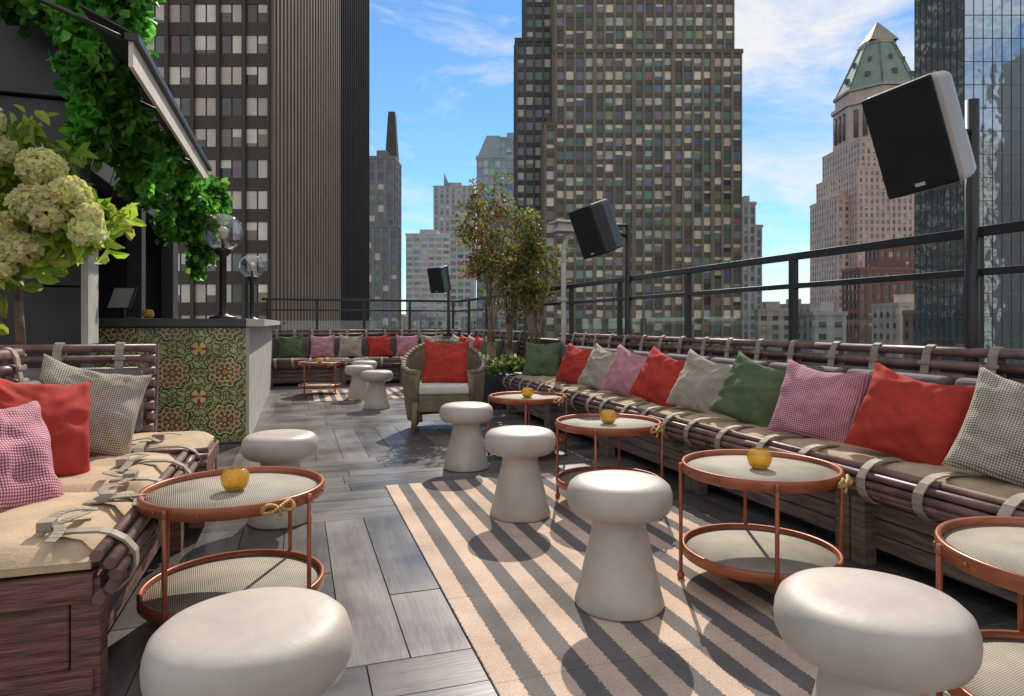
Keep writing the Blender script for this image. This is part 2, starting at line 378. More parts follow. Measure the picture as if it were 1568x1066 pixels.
for x,c in[(-.1,'green'),(.42,'pink'),(.9,'beige'),(1.4,'red'),(1.9,'pink'),(2.35,'beige')]: pillow(x,11.85,.65,-6,18,rng.uniform(-8,8),.42,M[c])
pillow(-.91,3.44,.66,20,24,16,.45,M['beige'])
pillow(-.99,3.0,.645,42,24,12,.45,M['red'])
pillow(-.97,2.58,.60,58,28,8,.45,M['pink'])

# ------------------------------------------------------------------ wicker armchair
e=empty('wicker_armchair',(1.40,6.45,0),R(-12))
mb=MB(); N=40; K=8; top=[]
for i in range(N+1):
    th=R(-142)+R(284)*i/N; s=math.sin(th); c=math.cos(th)
    zt=.60+.25*(max(0,(c+.25)/1.25))**1.1
    if abs(th)>R(120): zt-=.02
    for j in range(K+1):
        t=j/K; fl=.86+.14*t+.03*math.sin(math.pi*t); z=.1+(zt-.1)*t
        mb.v.append((.40*s*fl,.36*c*fl+.03*t*c,z))
    top.append(Vector(mb.v[-1]))
for i in range(N):
    for j in range(K):
        a=i*(K+1)+j; mb.face((a,a+K+1,a+K+2,a+1),0,(1,1,1),True)
mb.obj('woven_shell',M['wick'],e,solid=.035)
mb=MB(); mb.path(top,.026,10); 
for sx in(-1,1):
    mb.path([(.245*sx,-.29,.60),(.27*sx,-.32,.3),(.29*sx,-.34,0)],[.026,.028,.024],10); mb.cyl((.26*sx,.26,.12),(.28*sx,.3,0),.02)
mb.obj('rolled_frame',M['wick'],e)
mb=MB(); mb.box(-.26,.26,-.315,-.285,.2,.36); mb.box(-.27,.27,-.3,.28,.33,.36); mb.obj('apron',M['wick'],e,bevel=.01)
mb=MB(); mb.box(-.285,.285,-.32,.25,.362,.46); mb.obj('seat_cushion',M['white'],e,bevel=.035,segs=5)
pillow(1.415,6.42,.67,-14,18,2,.46,M['red'])

# ------------------------------------------------------------------ bar
e=empty('outdoor_bar',(0,0,0))
mb=MB(); mb.box(-1.62,-.42,6.185,11.8,0,1.02); mb.obj('counter_core',M['darkwall'],e)
mb=MB(); mb.box(-.42,-.40,6.18,11.8,0,1.02); mb.obj('side_cladding',M['stone'],e,bevel=.002)
mb=MB(); mb.box(-1.66,-.42,6.10,11.85,1.02,1.09); mb.obj('countertop',mat('slate_top',(.06,.065,.07),(.04,.045,.05),5,.35),e,bevel=.004)
mb=MB(); mb.box(-.419,-.27,6.10,11.85,1.022,1.085); mb.obj('countertop_edge',M['stone'],e,bevel=.004)
GR=(.11,.19,.035);CR=(.82,.70,.42);MA=(.42,.05,.035);YE=(.85,.52,.09);DK=(.03,.05,.02);PK=(.70,.30,.20)
def tcol(x,y):
    gx=(x/.205)%1; gy=(y/.205)%1
    if min(gx,gy)<.025: return (.2,.18,.14)
    X=(x/.41)%1-.5; Y=(y/.41)%1-.5
    r=math.hypot(X,Y); a=math.atan2(Y,X); d=r*(1+.09*math.cos(8*a))
    if d<.045: return YE
    if d<.075: return MA
    if d<.15: return CR if math.cos(8*a)>.1 and d>.09 else GR
    if d<.175: return MA
    if d<.20: return CR
    if d<.28: return (GR if math.cos(16*a)>0 else PK)
    if d<.305: return CR
    if d<.335: return DK
    U=.5-abs(X);V=.5-abs(Y); r2=math.hypot(U,V); a2=math.atan2(V,U)
    if r2<.055: return YE
    if r2<.15: return MA if abs(math.sin(2*a2))<.55 else CR
    if r2<.18: return GR
    return CR if math.sin(X*75+3*math.sin(Y*20))*math.sin(Y*75+3*math.sin(X*20))>.25 else GR
mb=MB(); st=.0068
nx=int(1.2/st); nz=int(1.0/st)
for i in range(nx):
    for j in range(nz):
        x0=-1.62+i*st; z0=.01+j*st
        c=tcol((i+.5)*st,(j+.5)*st); tv=.85+.3*random.Random(int((i+.5)*st/.205)*31+int((j+.5)*st/.205)).random()
        mb.quad([(x0,6.178,z0),(x0+st,6.178,z0),(x0+st,6.178,z0+st),(x0,6.178,z0+st)],0,tuple(q*tv for q in c))
mb.obj('tile_front',M['tile'],e)
mb=MB(); mb.box(-.425,-.398,6.165,6.18,0,1.02); mb.obj('corner_trim',M['stone'],e)
mb=MB(); mb.lathe(VOT,(0,0,0),32); mb.obj('votive_candle',M['amber'],loc=(-1.23,6.4,1.091))
for x,y,h,r in[(-.64,6.5,1.88,.172),(-.61,10.0,1.86,.172)]:
    g=empty('globe_lamp',(x,y,1.09)); zc=h-1.09
    mb=MB(); mb.lathe([(0,0),(.12,0),(.12,.018),(.06,.03),(.034,.05),(.03,.1),(.03,zc-r-.05),(.055,zc-r-.03),(.075,zc-r+.005),(.07,zc-r+.025),(0,zc-r+.025)],n=32); mb.cyl((0,0,zc-r),(0,0,zc-.05),.014)
    mb.obj('post',M['black'],g)
    mb=MB(); mb.lathe([(r*math.sin(t),zc-r*math.cos(t)) for t in[math.pi*k/24 for k in range(1,25)]],n=40); mb.obj('glass_globe',M['globe'],g)
    mb=MB(); mb.lathe([(0,-.07),(.025,-.06),(.045,0),(.04,.035),(0,.055)],(0,0,zc),20); mb.obj('bulb',M['bulb'],g)
g=empty('point_of_sale_terminal',(-1.5,6.75,1.09),R(-25))
mb=MB(); mb.box(-.08,.08,-.06,.06,0,.015); mb.box(-.015,.015,-.01,.02,.015,.2); mb.box(-.11,.11,-.012,.01,.09,.29,0,(1,1,1),lambda X,Y,Z:(X,Y+(Z-.2)*.5,Z)); mb.obj('stand_and_body',M['black'],g,bevel=.004)
mb=MB(); mb.quad([(-.1,-.068,.1),(.1,-.068,.1),(.1,.022,.28),(-.1,.022,.28)]); mb.obj('display',M['stone'],g,loc=(0,-.002,0))

# bar pavilion
e=empty('bar_pavilion',(0,0,0))
mb=MB()
for z0,z1 in((0,.62),(.63,1.30),(1.31,1.98)): mb.box(-6,-1.44,5.3,5.55,z0,z1)
mb.box(-6,-1.44,5.28,5.55,1.99,2.05); mb.box(-6,-1.44,5.3,5.55,2.06,2.6); mb.box(-6,-1.40,5.25,5.6,2.61,3.12); 
mb.box(-1.75,-1.60,9.9,10.3,0,3.0); mb.box(-1.75,-1.60,8.0,8.2,0,3.0); mb.box(-1.78,-1.60,5.6,10.3,2.3,3.1); mb.box(-6,-1.75,5.56,10.3,3.0,3.1); mb.box(-6,-1.75,10.1,10.3,0,3.0); mb.box(-3.4,-3.3,5.56,10.1,0,3.0)
mb.obj('dark_panels',M['darkwall'],e,bevel=.006)
mb=MB(); mb.box(-1.439,-1.395,5.3,5.56,.9,1.68); mb.obj('stone_pier',M['stone'],e,bevel=.004)
mb=MB(); mb.box(-6,-1.5,5.2,5.62,3.13,3.3); mb.box(-.885,-.862,4.1,7.3,2.47,2.61); mb.obj('pale_fascia',M['cream'],e)
mb=MB(); mb.box(-.90,-.83,4.08,7.35,2.611,2.65)
for y in(4.15,5.6,7.28): mb.cyl((-.87,y,2.62),(-1.7,y,2.95),.015)
mb.obj('awning_frame',M['black'],e)
mb=MB(); mb.quad([(-.87,4.1,2.66),(-.87,7.3,2.66),(-1.12,7.3,2.78),(-1.12,4.1,2.78)]); mb.obj('awning_canvas',M['darkwall'],e,solid=.01)

# ------------------------------------------------------------------ foliage
def leaves(name,clumps,size,cols,mt,parent=None,loc=(0,0,0),rot=(0,0,0),seed=0,asp=.6,shell=.5,curl=.2,radial=False,var=.7,down=.4):
    r=np.random.default_rng(seed); P=[];RD=[]
    for c in clumps:
        x,y,z,rx,ry,rz,n=c[:7]
        d=r.normal(size=(n,3)); d/=np.linalg.norm(d,axis=1)[:,None]
        if radial:
            rad=.94+.10*r.random(n)+.06*np.sin(d[:,0]*9)*np.sin(d[:,2]*9+d[:,1]*7)
        else:
            rad=(r.random(n)**(1/3))*(1-shell)+shell*r.random(n)**.25
            rad*=1+.15*r.normal(size=n)
        P.append(np.array([x,y,z])+d*rad[:,None]*np.array([rx,ry,rz])); RD.append(d)
    P=np.concatenate(P); RD=np.concatenate(RD); n=len(P)
    if radial:
        nn=RD+.35*r.normal(size=(n,3)); nn/=np.linalg.norm(nn,axis=1)[:,None]
        ax=np.cross(nn,r.normal(size=(n,3))); ax/=np.linalg.norm(ax,axis=1)[:,None]
    else:
        ax=r.normal(size=(n,3)); ax[:,2]-=down; ax/=np.linalg.norm(ax,axis=1)[:,None]
        nn=r.normal(size=(n,3))
    sd=np.cross(ax,nn); sd/=np.linalg.norm(sd,axis=1)[:,None]; up=np.cross(sd,ax)
    s=size*(.6+.8*r.random(n))[:,None]
    V=np.empty((n,6,3)); V[:,0]=P; V[:,1]=P+ax*s*.35+sd*s*asp*.5+up*s*curl; V[:,2]=P+ax*s*.75+sd*s*asp*.35+up*s*curl*.8
    V[:,3]=P+ax*s; V[:,4]=P+ax*s*.75-sd*s*asp*.35+up*s*curl*.8; V[:,5]=P+ax*s*.35-sd*s*asp*.5+up*s*curl
    idx=np.arange(n)[:,None]*6
    F=np.concatenate([idx+np.array([[0,1,2,3]]),idx+np.array([[0,3,4,5]])],axis=1).reshape(-1,4)
    me=bpy.data.meshes.new(name); me.from_pydata(V.reshape(-1,3).tolist(),[],F.tolist()); me.materials.append(mt)
    cols=np.array(cols); k=r.integers(0,len(cols),n)
    cl=np.array([noise.noise(Vector(p*3.5)) for p in P]); br=np.clip(1+var*cl,.4,1.6)*(.8+.4*r.random(n))
    cc=np.minimum(cols[k]*br[:,None],.95); cc=np.concatenate([cc,np.ones((n,1))],1); cc=np.repeat(cc,8,axis=0)
    ca=me.color_attributes.new('Col','FLOAT_COLOR','CORNER'); ca.data.foreach_set('color',cc.ravel()); me.update()
    o=bpy.data.objects.new(name,me); COL.objects.link(o); o.location=loc; o.rotation_euler=rot
    if parent:o.parent=parent
    return o
iv=[(-1.60,4.95,3.15,.28,.2,.16),(-1.30,4.85,3.10,.26,.22,.26),(-1.12,4.9,3.12,.2,.2,.2),(-1.28,4.95,2.78,.20,.2,.26),(-1.25,5.2,2.60,.19,.25,.25),(-1.38,5.25,2.36,.12,.16,.16),(-1.18,5.7,2.40,.18,.25,.22),(-1.20,6.2,2.22,.17,.22,.18),(-1.08,6.8,2.33,.2,.28,.22),(-.96,7.27,2.12,.22,.25,.26),(-.92,7.47,1.83,.14,.16,.2),(-.86,7.55,2.40,.16,.16,.18),(-1.15,7.2,2.04,.16,.2,.18),(-1.12,6.4,2.50,.16,.22,.16),(-1.12,5.1,2.95,.14,.15,.2),(-1.0,7.5,1.66,.06,.08,.12),(-1.30,4.8,2.5,.05,.05,.2),(-1.1,5.6,2.15,.04,.05,.12),(-1.02,6.1,2.5,.10,.12,.08),(-.98,4.9,3.3,.12,.12,.12),(-.84,7.5,2.15,.10,.12,.12),(-1.1,6.6,2.0,.04,.05,.14)]
e=empty('ivy_vine')
leaves('ivy_leaves',[(*c,int(15000*c[3]*c[4]**.5*c[5]**.5)) for c in iv],.075,[(.10,.36,.045),(.14,.44,.06),(.06,.25,.04),(.24,.52,.08)],M['leaf'],e,seed=2,asp=.85,shell=.75)
mb=MB(); r=random.Random(8)
for i in range(15):
    for q in range(3):
        a=Vector(iv[i][:3])+Vector((r.uniform(-.1,.1),r.uniform(-.1,.1),r.uniform(-.15,.15))); b=Vector(iv[(i+1)%len(iv)][:3])
        if (a-b).length<1: mb.path([a,(a+b)/2+Vector((0,0,-.08)),b],.005,5)
mb.obj('stems',M['bark'],e)

# hydrangea standard in a pot
e=empty('hydrangea_plant',(-1.57,4.62,0),GRID)
mb=MB(); mb.path([(0,0,.3),(.01,0,.9),(-.01,.0,1.2),(.03,0,1.5)],[.032,.026,.024,.02],10)
hd=[]
for px,py,s in[(55,198,.12),(33,285,.105),(128,262,.11),(132,320,.11),(182,305,.095),(160,340,.085),(62,358,.12),(10,366,.1),(207,360,.085),(112,385,.085),(45,452,.08),(68,238,.085),(85,415,.065),(8,435,.085),(212,335,.06),(-30,250,.11),(-40,340,.1)]:
    hd.append(((px-40)*.0037,random.Random(px).uniform(-.40,-.26),1.05+(495-py)*.0037,s))
for a,b,c,s in hd: mb.path([(.02,0,1.42),(a*.45,b*.4,(1.42+c)/2-.02),(a,b*.9,c)],[.012,.008,.005],7)
mb.obj('stem',M['bark'],e)
mb=MB(); mb.lathe([(0,0),(.19,0),(.23,.4),(.21,.4),(.2,.36),(0,.36)],n=32); mb.obj('pot',M['black'],e)
leaves('leaves',[(.15,.05,1.70,.33,.2,.20,330),(-.1,.05,1.74,.25,.2,.26,190),(.10,.05,2.00,.2,.15,.18,120),(.48,0,1.66,.15,.15,.10,70),(.05,.02,1.45,.22,.16,.07,60),(.05,0,2.22,.08,.1,.12,26)]+[(a,b+.07,c-.08,s*1.1,.07,.06,18) for a,b,c,s in hd],.12,[(.40,.55,.06),(.50,.62,.08),(.26,.42,.045),(.58,.62,.12)],M['leaf'],e,seed=5,asp=.42,shell=.5,down=-.1)
leaves('flower_heads',[(a,b,c,s,s,s*.88,int(620*(s/.1)**2)) for a,b,c,s in hd]+[(a,b,c,s*.86,s*.86,s*.76,int(300*(s/.1)**2)) for a,b,c,s in hd],.028,[(.93,.90,.42),(.95,.93,.56),(.84,.86,.34),(.94,.78,.48)],M['bloom'],e,seed=6,asp=1.0,radial=True,curl=.12,var=.35)

def potted_tree(x,y,seed,h,w,cols,n):
    r=random.Random(seed); e=empty('planter_tree',(x,y,0)); mb=MB(); cl=[]
    for k in range(6):
        a=r.uniform(0,6.28); t=Vector((math.cos(a)*w*r.uniform(.1,.6),math.sin(a)*w*r.uniform(.1,.6),h*r.uniform(.72,.98)))
        m1=Vector((t.x*.3+r.uniform(-.05,.05),t.y*.3,h*.45)); b=Vector((r.uniform(-.08,.08),r.uniform(-.08,.08),.35))
        mb.path([b,(b+m1)/2+Vector((r.uniform(-.02,.02),0,0)),m1,(m1+t)/2+Vector((r.uniform(-.05,.05),0,0)),t],[.017,.015,.012,.008,.003],7)
        for q in range(9):
            f=r.uniform(.15,1.0); p=m1.lerp(t,f); o=Vector((r.uniform(-1,1)*w*.55,r.uniform(-1,1)*w*.55,r.uniform(-.05,.22)))
            mb.path([p,p+o*.5+Vector((0,0,.03)),p+o],[.005,.004,.002],5); e2=p+o
            cl.append((e2.x,e2.y,e2.z,.10+.06*r.random(),.10+.06*r.random(),.09+.08*r.random(),int(n*r.uniform(.3,1.3))))
    mb.obj('stems',M['bark'],e)
    leaves('leaves',cl,.058,cols,M['leaf'],e,seed=seed,asp=.5,shell=.2)
    mb=MB(); mb.box(-.22,.22,-.22,.22,0,.42); mb.obj('planter_box',M['darkwall'],e,bevel=.008)
    leaves('underplanting',[(-.05,-.1,.5,.2,.15,.12,160)],.08,[(.12,.24,.05),(.18,.28,.06)],M['leaf'],e,seed=seed+1)
    leaves('flowers',[(-.05,-.12,.56,.2,.15,.1,60)],.05,[(.8,.65,.2),(.8,.75,.5)],M['bloom'],e,seed=seed+2,asp=1)
OL=[(.20,.24,.06),(.27,.29,.075),(.14,.18,.05),(.36,.20,.08)]
potted_tree(2.32,7.85,11,2.85,.44,OL+[(.42,.17,.08)],46)
potted_tree(2.85,7.75,12,2.55,.38,OL,52)
potted_tree(2.75,8.4,14,2.3,.35,OL,36)

# ------------------------------------------------------------------ railing, parapet
e=empty('terrace_railing')
mb=MB(); V0=3.05
for z,t in((1.48,.022),(1.29,.016)):
    mb.box(V0-.02,V0+.02,-1.4,12.52,z-t,z+t); mb.box(-.6,V0-.02,12.48,12.52,z-t,z+t)
for k in range(12):
    y=-1.35+k*1.2; mb.box(V0-.022,V0+.022,y-.022,y+.022,0,1.458) if y<12.4 else None
for k in range(5):
    x=-.5+k*.85; mb.box(x-.02,x+.02,12.478,12.522,0,1.458)
mb.obj('rails_and_posts',M['black'],e,bevel=.003)
mb=MB(); mb.box(V0+.05,V0+.058,-1.4,12.5,.86,1.10); mb.box(-.6,V0,12.55,12.558,.86,1.10); mb.obj('glass_panels',M['pane'],e)
mb=MB(); mb.box(V0+.09,V0+.25,-3,12.9,0,.84); mb.box(-2.5,V0+.089,12.6,12.8,0,.84); mb.obj('parapet_wall',M['darkwall'])
# ------------------------------------------------------------------ speakers
def speaker(sx,sy,sz,yaw,tilt,roll,px,py,pt,shell,d=.15):
    e=empty('loudspeaker_on_pole')
    mb=MB(); mb.cyl((px,py,.0),(px,py,pt),.03,n=14); mb.box(px-.06,px+.06,py-.06,py+.06,0,.01)
    mb.path([(px,py,sz-.05),(sx+(px-sx)*.35,sy+(py-sy)*.35,sz)],.018,8); mb.path([(px,py,sz+.06),(sx+(px-sx)*.35,sy+(py-sy)*.35,sz+.04)],.014,8)
    mb.obj('pole_and_bracket',M['black'],e)
    w,h=.15,.235
    MX=Matrix.Translation((sx,sy,sz))@Matrix.Rotation(R(yaw),4,'Z')@Matrix.Rotation(R(tilt),4,'X')@Matrix.Rotation(R(roll),4,'Y')
    mb=MB(); P=[(-w,-d),(w,-d),(w,-.0),(w*.72,d),(-w*.72,d),(-w,-.0)]
    for z in(-h,h):
        for x,y in P: mb.v.append((x,y,z))
    mb.face(tuple(range(5,-1,-1))); mb.face(tuple(range(6,12)))
    for i in range(6): mb.face((i,(i+1)%6,(i+1)%6+6,i+6))
    o=mb.obj('cabinet',shell,bevel=.03,segs=4); o.matrix_world=MX; o.parent=e
    mb=MB(); mb.box(-w+.006,w-.006,-d-.02,-d-.001,-h+.006,h-.006); o=mb.obj('grille',M['grille'],bevel=.01,segs=3); o.matrix_world=MX; o.parent=e
    mb=MB(); mb.box(-.02,.02,-d-.023,-d-.0205,-h+.03,-h+.045); o=mb.obj('badge',M['stone']); o.matrix_world=MX; o.parent=e
speaker(2.65,2.19,1.89,-72,18,-7,3.02,2.25,2.1,M['shell_sheen'])
speaker(2.66,5.52,1.93,-72,20,-6,3.02,5.62,2.0,M['shell'])
speaker(2.5,11.8,1.86,-50,14,0,2.72,12.1,1.95,M['shell'])
e=empty('patio_heater',(2.93,7.0,0))
mb=MB(); mb.path([(0,0,0),(0,0,1.75),(.0,0,1.9),(.03,0,2.02),(.1,0,2.1)],.03,10); mb.cyl((0,0,1.3),(0,0,1.34),.045)
mb.box(-.12,.26,-.1,.12,2.1,2.14); mb.box(-.09,.23,-.07,.09,2.141,2.2); mb.box(-.14,.28,-.12,.14,2.201,2.225)
mb.obj('heater_head_and_post',M['stone'],e,bevel=.006)

# ------------------------------------------------------------------ city
def facade(mb,ox,oy,dx,dy,W,z0,z1,p,rg):
    nx,ny=dy,-dx
    f=lambda s,n,z:(ox+dx*s+nx*n,oy+dy*s+ny*n,z)
    nb=max(1,round(W/p['bay'])); bay=W/nb; fl=p['fl']; nf=int((z1-z0)/fl)
    pw=p['pier']*bay; sh=p['sp']*fl; mj=p.get('major',0)
    for i in range(nb+1):
        s=i*bay; k=1.7 if mj and i%mj==0 else 1; a=max(0,s-pw*k/2); b=min(W,s+pw*k/2)
        mb.box(a,b,0.02,p.get('po',.35)*(1 if k==1 else 1.3),z0,z1,0,p['pc'],f)
    sub=p.get('sub',1)
    for k in range(nf+1):
        zt=z1-k*fl
        mb.box(.01,W-.01,.021,p.get('so',.2),zt-sh,zt,0,p['sc'],f)
        if k==nf: continue
        wz0=zt-fl; wz1=zt-sh
        if wz0<-6: break
        for i in range(nb):
            a=i*bay+pw/2; b=(i+1)*bay-pw/2
            for q in range(sub):
                a1=a+(b-a)*q/sub+.03*bay*(q>0); b1=a+(b-a)*(q+1)/sub-.03*bay*(q<sub-1)
                g,bl,fr=p['pal'](rg)
                if bl and fr>0:
                    zm=wz1-(wz1-wz0)*fr
                    if fr<1: mb.quad([f(a1,.05,wz0),f(b1,.05,wz0),f(b1,.05,zm),f(a1,.05,zm)],1,g)
                    mb.quad([f(a1,.05,zm),f(b1,.05,zm),f(b1,.05,wz1),f(a1,.05,wz1)],1,bl)
                else: mb.quad([f(a1,.05,wz0),f(b1,.05,wz0),f(b1,.05,wz1),f(a1,.05,wz1)],1,g)
def tower(name,blocks,p,seed=0,side=None,base=-45,extra=None,gmat=None):
    e=empty(name,(0,0,0),GRID); rg=random.Random(seed)
    for bi,(x0,x1,y0,y1,zt) in enumerate(blocks):
        mb=MB(); mb.box(x0,x1,y0,y1,base,zt,0,p['wall']); fl=p['fl']
        zb=zt-math.ceil((zt+8)/fl)*fl
        sp=side or p
        facade(mb,x0,y0,1,0,x1-x0,zb,zt,p,rg)
        if x0>0: facade(mb,x0,y1,0,-1,y1-y0,zb,zt,sp,rg)
        else: facade(mb,x1,y0,0,1,y1-y0,zb,zt,sp,rg)
        mb.box(x0-.4,x1+.4,y0-.4,y1+.4,zt+.001,zt+1.2,0,p['sc'])
        mb.box(x0+(x1-x0)*.3,x0+(x1-x0)*.7,y0+2,y0+(y1-y0)*.6,zt+1.2,zt+4,0,p['wall'])
        mb.obj('block_%d'%bi,[M['facade'],gmat or M['window']],e)
    if extra:
        mb=MB(); extra(mb); mb.obj('roof_parts',[M['facade'],M['window']],e)
    return e
def pal(glass,blinds,pb,full=.3):
    def f(r):
        g=tuple(x*r.uniform(.6,1.4) for x in r.choice(glass))
        if r.random()<pb:
            t=r.uniform(.75,1.15); b=tuple(x*t for x in r.choice(blinds)); return g,b,(1 if r.random()<full else r.choice([.3,.45,.6,.8]))
        return g,None,0
    return f
pL=dict(bay=3.1,fl=3.8,pier=.14,sp=.42,pc=(.075,.055,.045),sc=(.08,.058,.046),wall=(.045,.035,.03),sub=2,po=.5,so=.15,pal=pal([(.10,.09,.08),(.17,.15,.13),(.05,.048,.045)],[(.74,.62,.50),(.62,.52,.42),(.82,.72,.6)],.70,.35))
sL=dict(pL,bay=1.35,pier=.42,sub=1,pc=(.23,.17,.13),sc=(.12,.09,.07),po=.45,sp=.5,pal=pal([(.06,.05,.045),(.10,.08,.07)],[(.38,.3,.24)],.15))
tower('bronze_office_tower',[(-.80*80,-.369*80,80,111,72)],pL,1,side=sL)
pD=dict(pL,bay=1.6,sub=1,pc=(.045,.038,.036),sc=(.036,.032,.03),wall=(.022,.02,.02),pal=pal([(.03,.03,.034),(.055,.053,.055)],[(.25,.2,.16)],.10))
tower('black_office_tower',[(-45,-31,113,140,88)],pD,2)
pS=dict(bay=3.4,fl=4.2,pier=.35,sp=.35,pc=(.28,.27,.265),sc=(.22,.23,.24),wall=(.23,.23,.23),pal=pal([(.08,.10,.12),(.12,.16,.19)],[(.6,.56,.5)],.3))
def spire(mb):
    cx=-.186*266
    def fr(w0,w1,z0,z1,c):
        b=len(mb.v)
        for w,z in((w0,z0),(w1,z1)):
            for sx,sy in((-1,-1),(1,-1),(1,1),(-1,1)): mb.v.append((cx+sx*w,270+sy*w,z))
        for i in range(4): mb.face((b+i,b+(i+1)%4,b+4+(i+1)%4,b+4+i),0,c)
        mb.face((b+4,b+5,b+6,b+7),0,c)
    fr(2.6,1.5,66,86,(.07,.065,.07)); fr(1.5,1.3,86,88,(.07,.065,.07))
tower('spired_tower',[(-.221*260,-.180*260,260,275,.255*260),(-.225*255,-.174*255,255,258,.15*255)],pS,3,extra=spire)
pG=dict(bay=5,fl=4,pier=.25,sp=.45,pc=(.50,.49,.48),sc=(.54,.53,.51),wall=(.48,.47,.46),pal=pal([(.2,.24,.28),(.26,.3,.34)],[(.5,.5,.48)],.2))  # far towers' colours are lightened to stand in for distance haze
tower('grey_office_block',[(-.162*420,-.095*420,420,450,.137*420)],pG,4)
def fin(mb):
    mb.box(-.104*500,-.096*500,500,504,.2*500,.215*500,0,(.3,.3,.32))
    b=len(mb.v)
    for x,z in((-52,107),(-48,107),(-52,116)):
        mb.v.append((x,500,z)); mb.v.append((x,504,z))
    mb.face((b,b+2,b+4),0,(.3,.3,.32)); mb.face((b+1,b+5,b+3),0,(.3,.3,.32)); mb.face((b,b+4,b+5,b+1),0,(.3,.3,.32)); mb.face((b+2,b+3,b+5,b+4),0,(.3,.3,.32))
pF=dict(bay=4.5,fl=4.2,pier=.5,sp=.3,pc=(.42,.42,.44),sc=(.38,.38,.40),wall=(.38,.38,.40),pal=pal([(.16,.19,.23)],[(.5,.5,.48)],.2))  # distance haze is put into these lighter tones too
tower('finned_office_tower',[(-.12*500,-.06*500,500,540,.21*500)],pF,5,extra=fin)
tower('beige_apartment_tower',[(-.095*380,-.062*380,380,400,.165*380)],dict(pG,bay=3.6,pc=(.55,.5,.46),sc=(.52,.48,.43)),6)
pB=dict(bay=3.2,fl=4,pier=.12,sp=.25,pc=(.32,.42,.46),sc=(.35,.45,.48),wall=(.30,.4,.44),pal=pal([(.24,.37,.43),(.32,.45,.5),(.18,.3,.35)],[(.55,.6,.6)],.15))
def slant(mb):
    x0,x1=-.054*330,-.018*330; b=len(mb.v)
    for y in(330,352):
        mb.v+=[(x0,y,.255*330),(x1,y,.255*330),(x1,y,.29*330),(x0+5,y,.29*330)]
    for q in((0,1,2,3),(7,6,5,4),(3,2,6,7),(0,3,7,4),(1,5,6,2)): mb.face(tuple(b+i for i in q),0,(.36,.45,.49))
tower('blue_glass_tower',[(-.054*330,.02*330,330,352,.255*330),(-.02*330,.02*330,331,352,.285*330)],pB,7,extra=slant)
tower('dark_teal_tower',[(-.045*300,.01*300,300,320,.165*300)],dict(pB,pc=(.12,.2,.2),sc=(.1,.16,.17),wall=(.1,.15,.16),pal=pal([(.08,.14,.16)],[(.4,.4,.4)],.2)),8)
D=190
pC=dict(bay=2.85,fl=3.85,pier=.24,sp=.36,pc=(.25,.20,.145),sc=(.15,.12,.088),wall=(.10,.08,.06),po=.5,so=.2,sub=1,major=4,
  pal=pal([(.10,.15,.15),(.16,.24,.24),(.05,.065,.065),(.26,.24,.18)],[(.85,.73,.54),(.70,.61,.46),(.5,.52,.46)],.55,.3))
pW=dict(pC,pc=(.12,.11,.10),sc=(.09,.083,.075),pal=pal([(.08,.10,.11),(.13,.17,.18)],[(.55,.49,.4)],.4))
tower('central_office_tower',[(.0658*D,.351*D,D,D+35,.418*D),(.0658*D,.342*D,D+1.5,D+34,142),(.049*D,.0655*D,D-1,D+30,.305*D)],pC,9)
tower('setback_office_wing',[(.006*200,.0615*200,200,225,.435*200),(.02*200,.0615*200,201,224,142)],pW,10)
tower('slate_slim_tower',[(.352*260,.372*260,260,270,.185*260),(.352*262,.382*262,262,275,.15*262)],dict(pF,bay=3,fl=3.8),11)
pR=dict(bay=3.2,fl=3.7,pier=.4,sp=.45,pc=(.22,.115,.09),sc=(.25,.135,.10),wall=(.2,.105,.08),pal=pal([(.07,.07,.08),(.13,.13,.14)],[(.5,.42,.34)],.25))
tower('brick_apartment_block',[(.53*250,.64*250,250,262,.085*250),(.56*253,.66*253,253,262,.12*253)],pR,12)
pP=dict(bay=3.0,fl=3.75,pier=.5,sp=.42,pc=(.64,.47,.39),sc=(.59,.43,.35),wall=(.56,.41,.34),pal=pal([(.12,.13,.15),(.22,.22,.24)],[(.65,.55,.46)],.25))
cx,cy=208.5,373.5
def crown(mb):
    def ring(w0,w1,z0,z1,c,n=8,ph=math.pi/8):
        b=len(mb.v)
        for w,z in((w0,z0),(w1,z1)):
            for i in range(n):
                a=ph+2*math.pi*i/n; k=w/math.cos(math.pi/n); mb.v.append((cx+k*math.cos(a),cy+k*math.sin(a),z))
        for i in range(n): mb.face((b+i,b+(i+1)%n,b+n+(i+1)%n,b+n+i),0,c)
        mb.face(tuple(b+n+i for i in range(n)),0,c)
    st=(.60,.45,.37); cu=(.22,.28,.225)
    ring(21,21,100,122,st); ring(22,22,122,124,st); ring(20,20,124,130,st); ring(21,21,130,131.5,(.4,.4,.33))
    ring(20,8.5,131.5,158,cu)
    for k in range(8):
        a=math.pi/8+k*math.pi/4
        mb.cyl((cx+21.6*math.cos(a),cy+21.6*math.sin(a),131),(cx+9.2*math.cos(a),cy+9.2*math.sin(a),158.5),.5,n=5,c=(.14,.18,.15))
        aa=k*math.pi/4
        for t,s in((.25,2.2),(.6,1.5)):
            rr=20+(8.5-20)*t; z=131.5+26.5*t
            x,y=cx+rr*math.cos(aa),cy+rr*math.sin(aa); mb.box(x-s/2,x+s/2,y-s/2,y+s/2,z-.5,z+2,0,(.1,.13,.11))
    ring(8.8,8.8,158,160,(.4,.37,.29)); ring(8,.2,160,173,(.32,.28,.22),4,math.pi/4)
    for k in range(8):
        for q in(-1,0,1):
            a=k*math.pi/4; tx,ty=-math.sin(a),math.cos(a); x=cx+20.9*math.cos(a)+tx*q*4.6; y=cy+20.9*math.sin(a)+ty*q*4.6
            mb.cyl((x,y,104),(x,y,119),1.3,n=6,c=(.14,.12,.12))
tower('pyramid_roof_skyscraper',[(185,232,350,397,84),(187.5,229.5,352.5,394.5,100),(178,184.9,358,390,70)],pP,13,extra=crown)
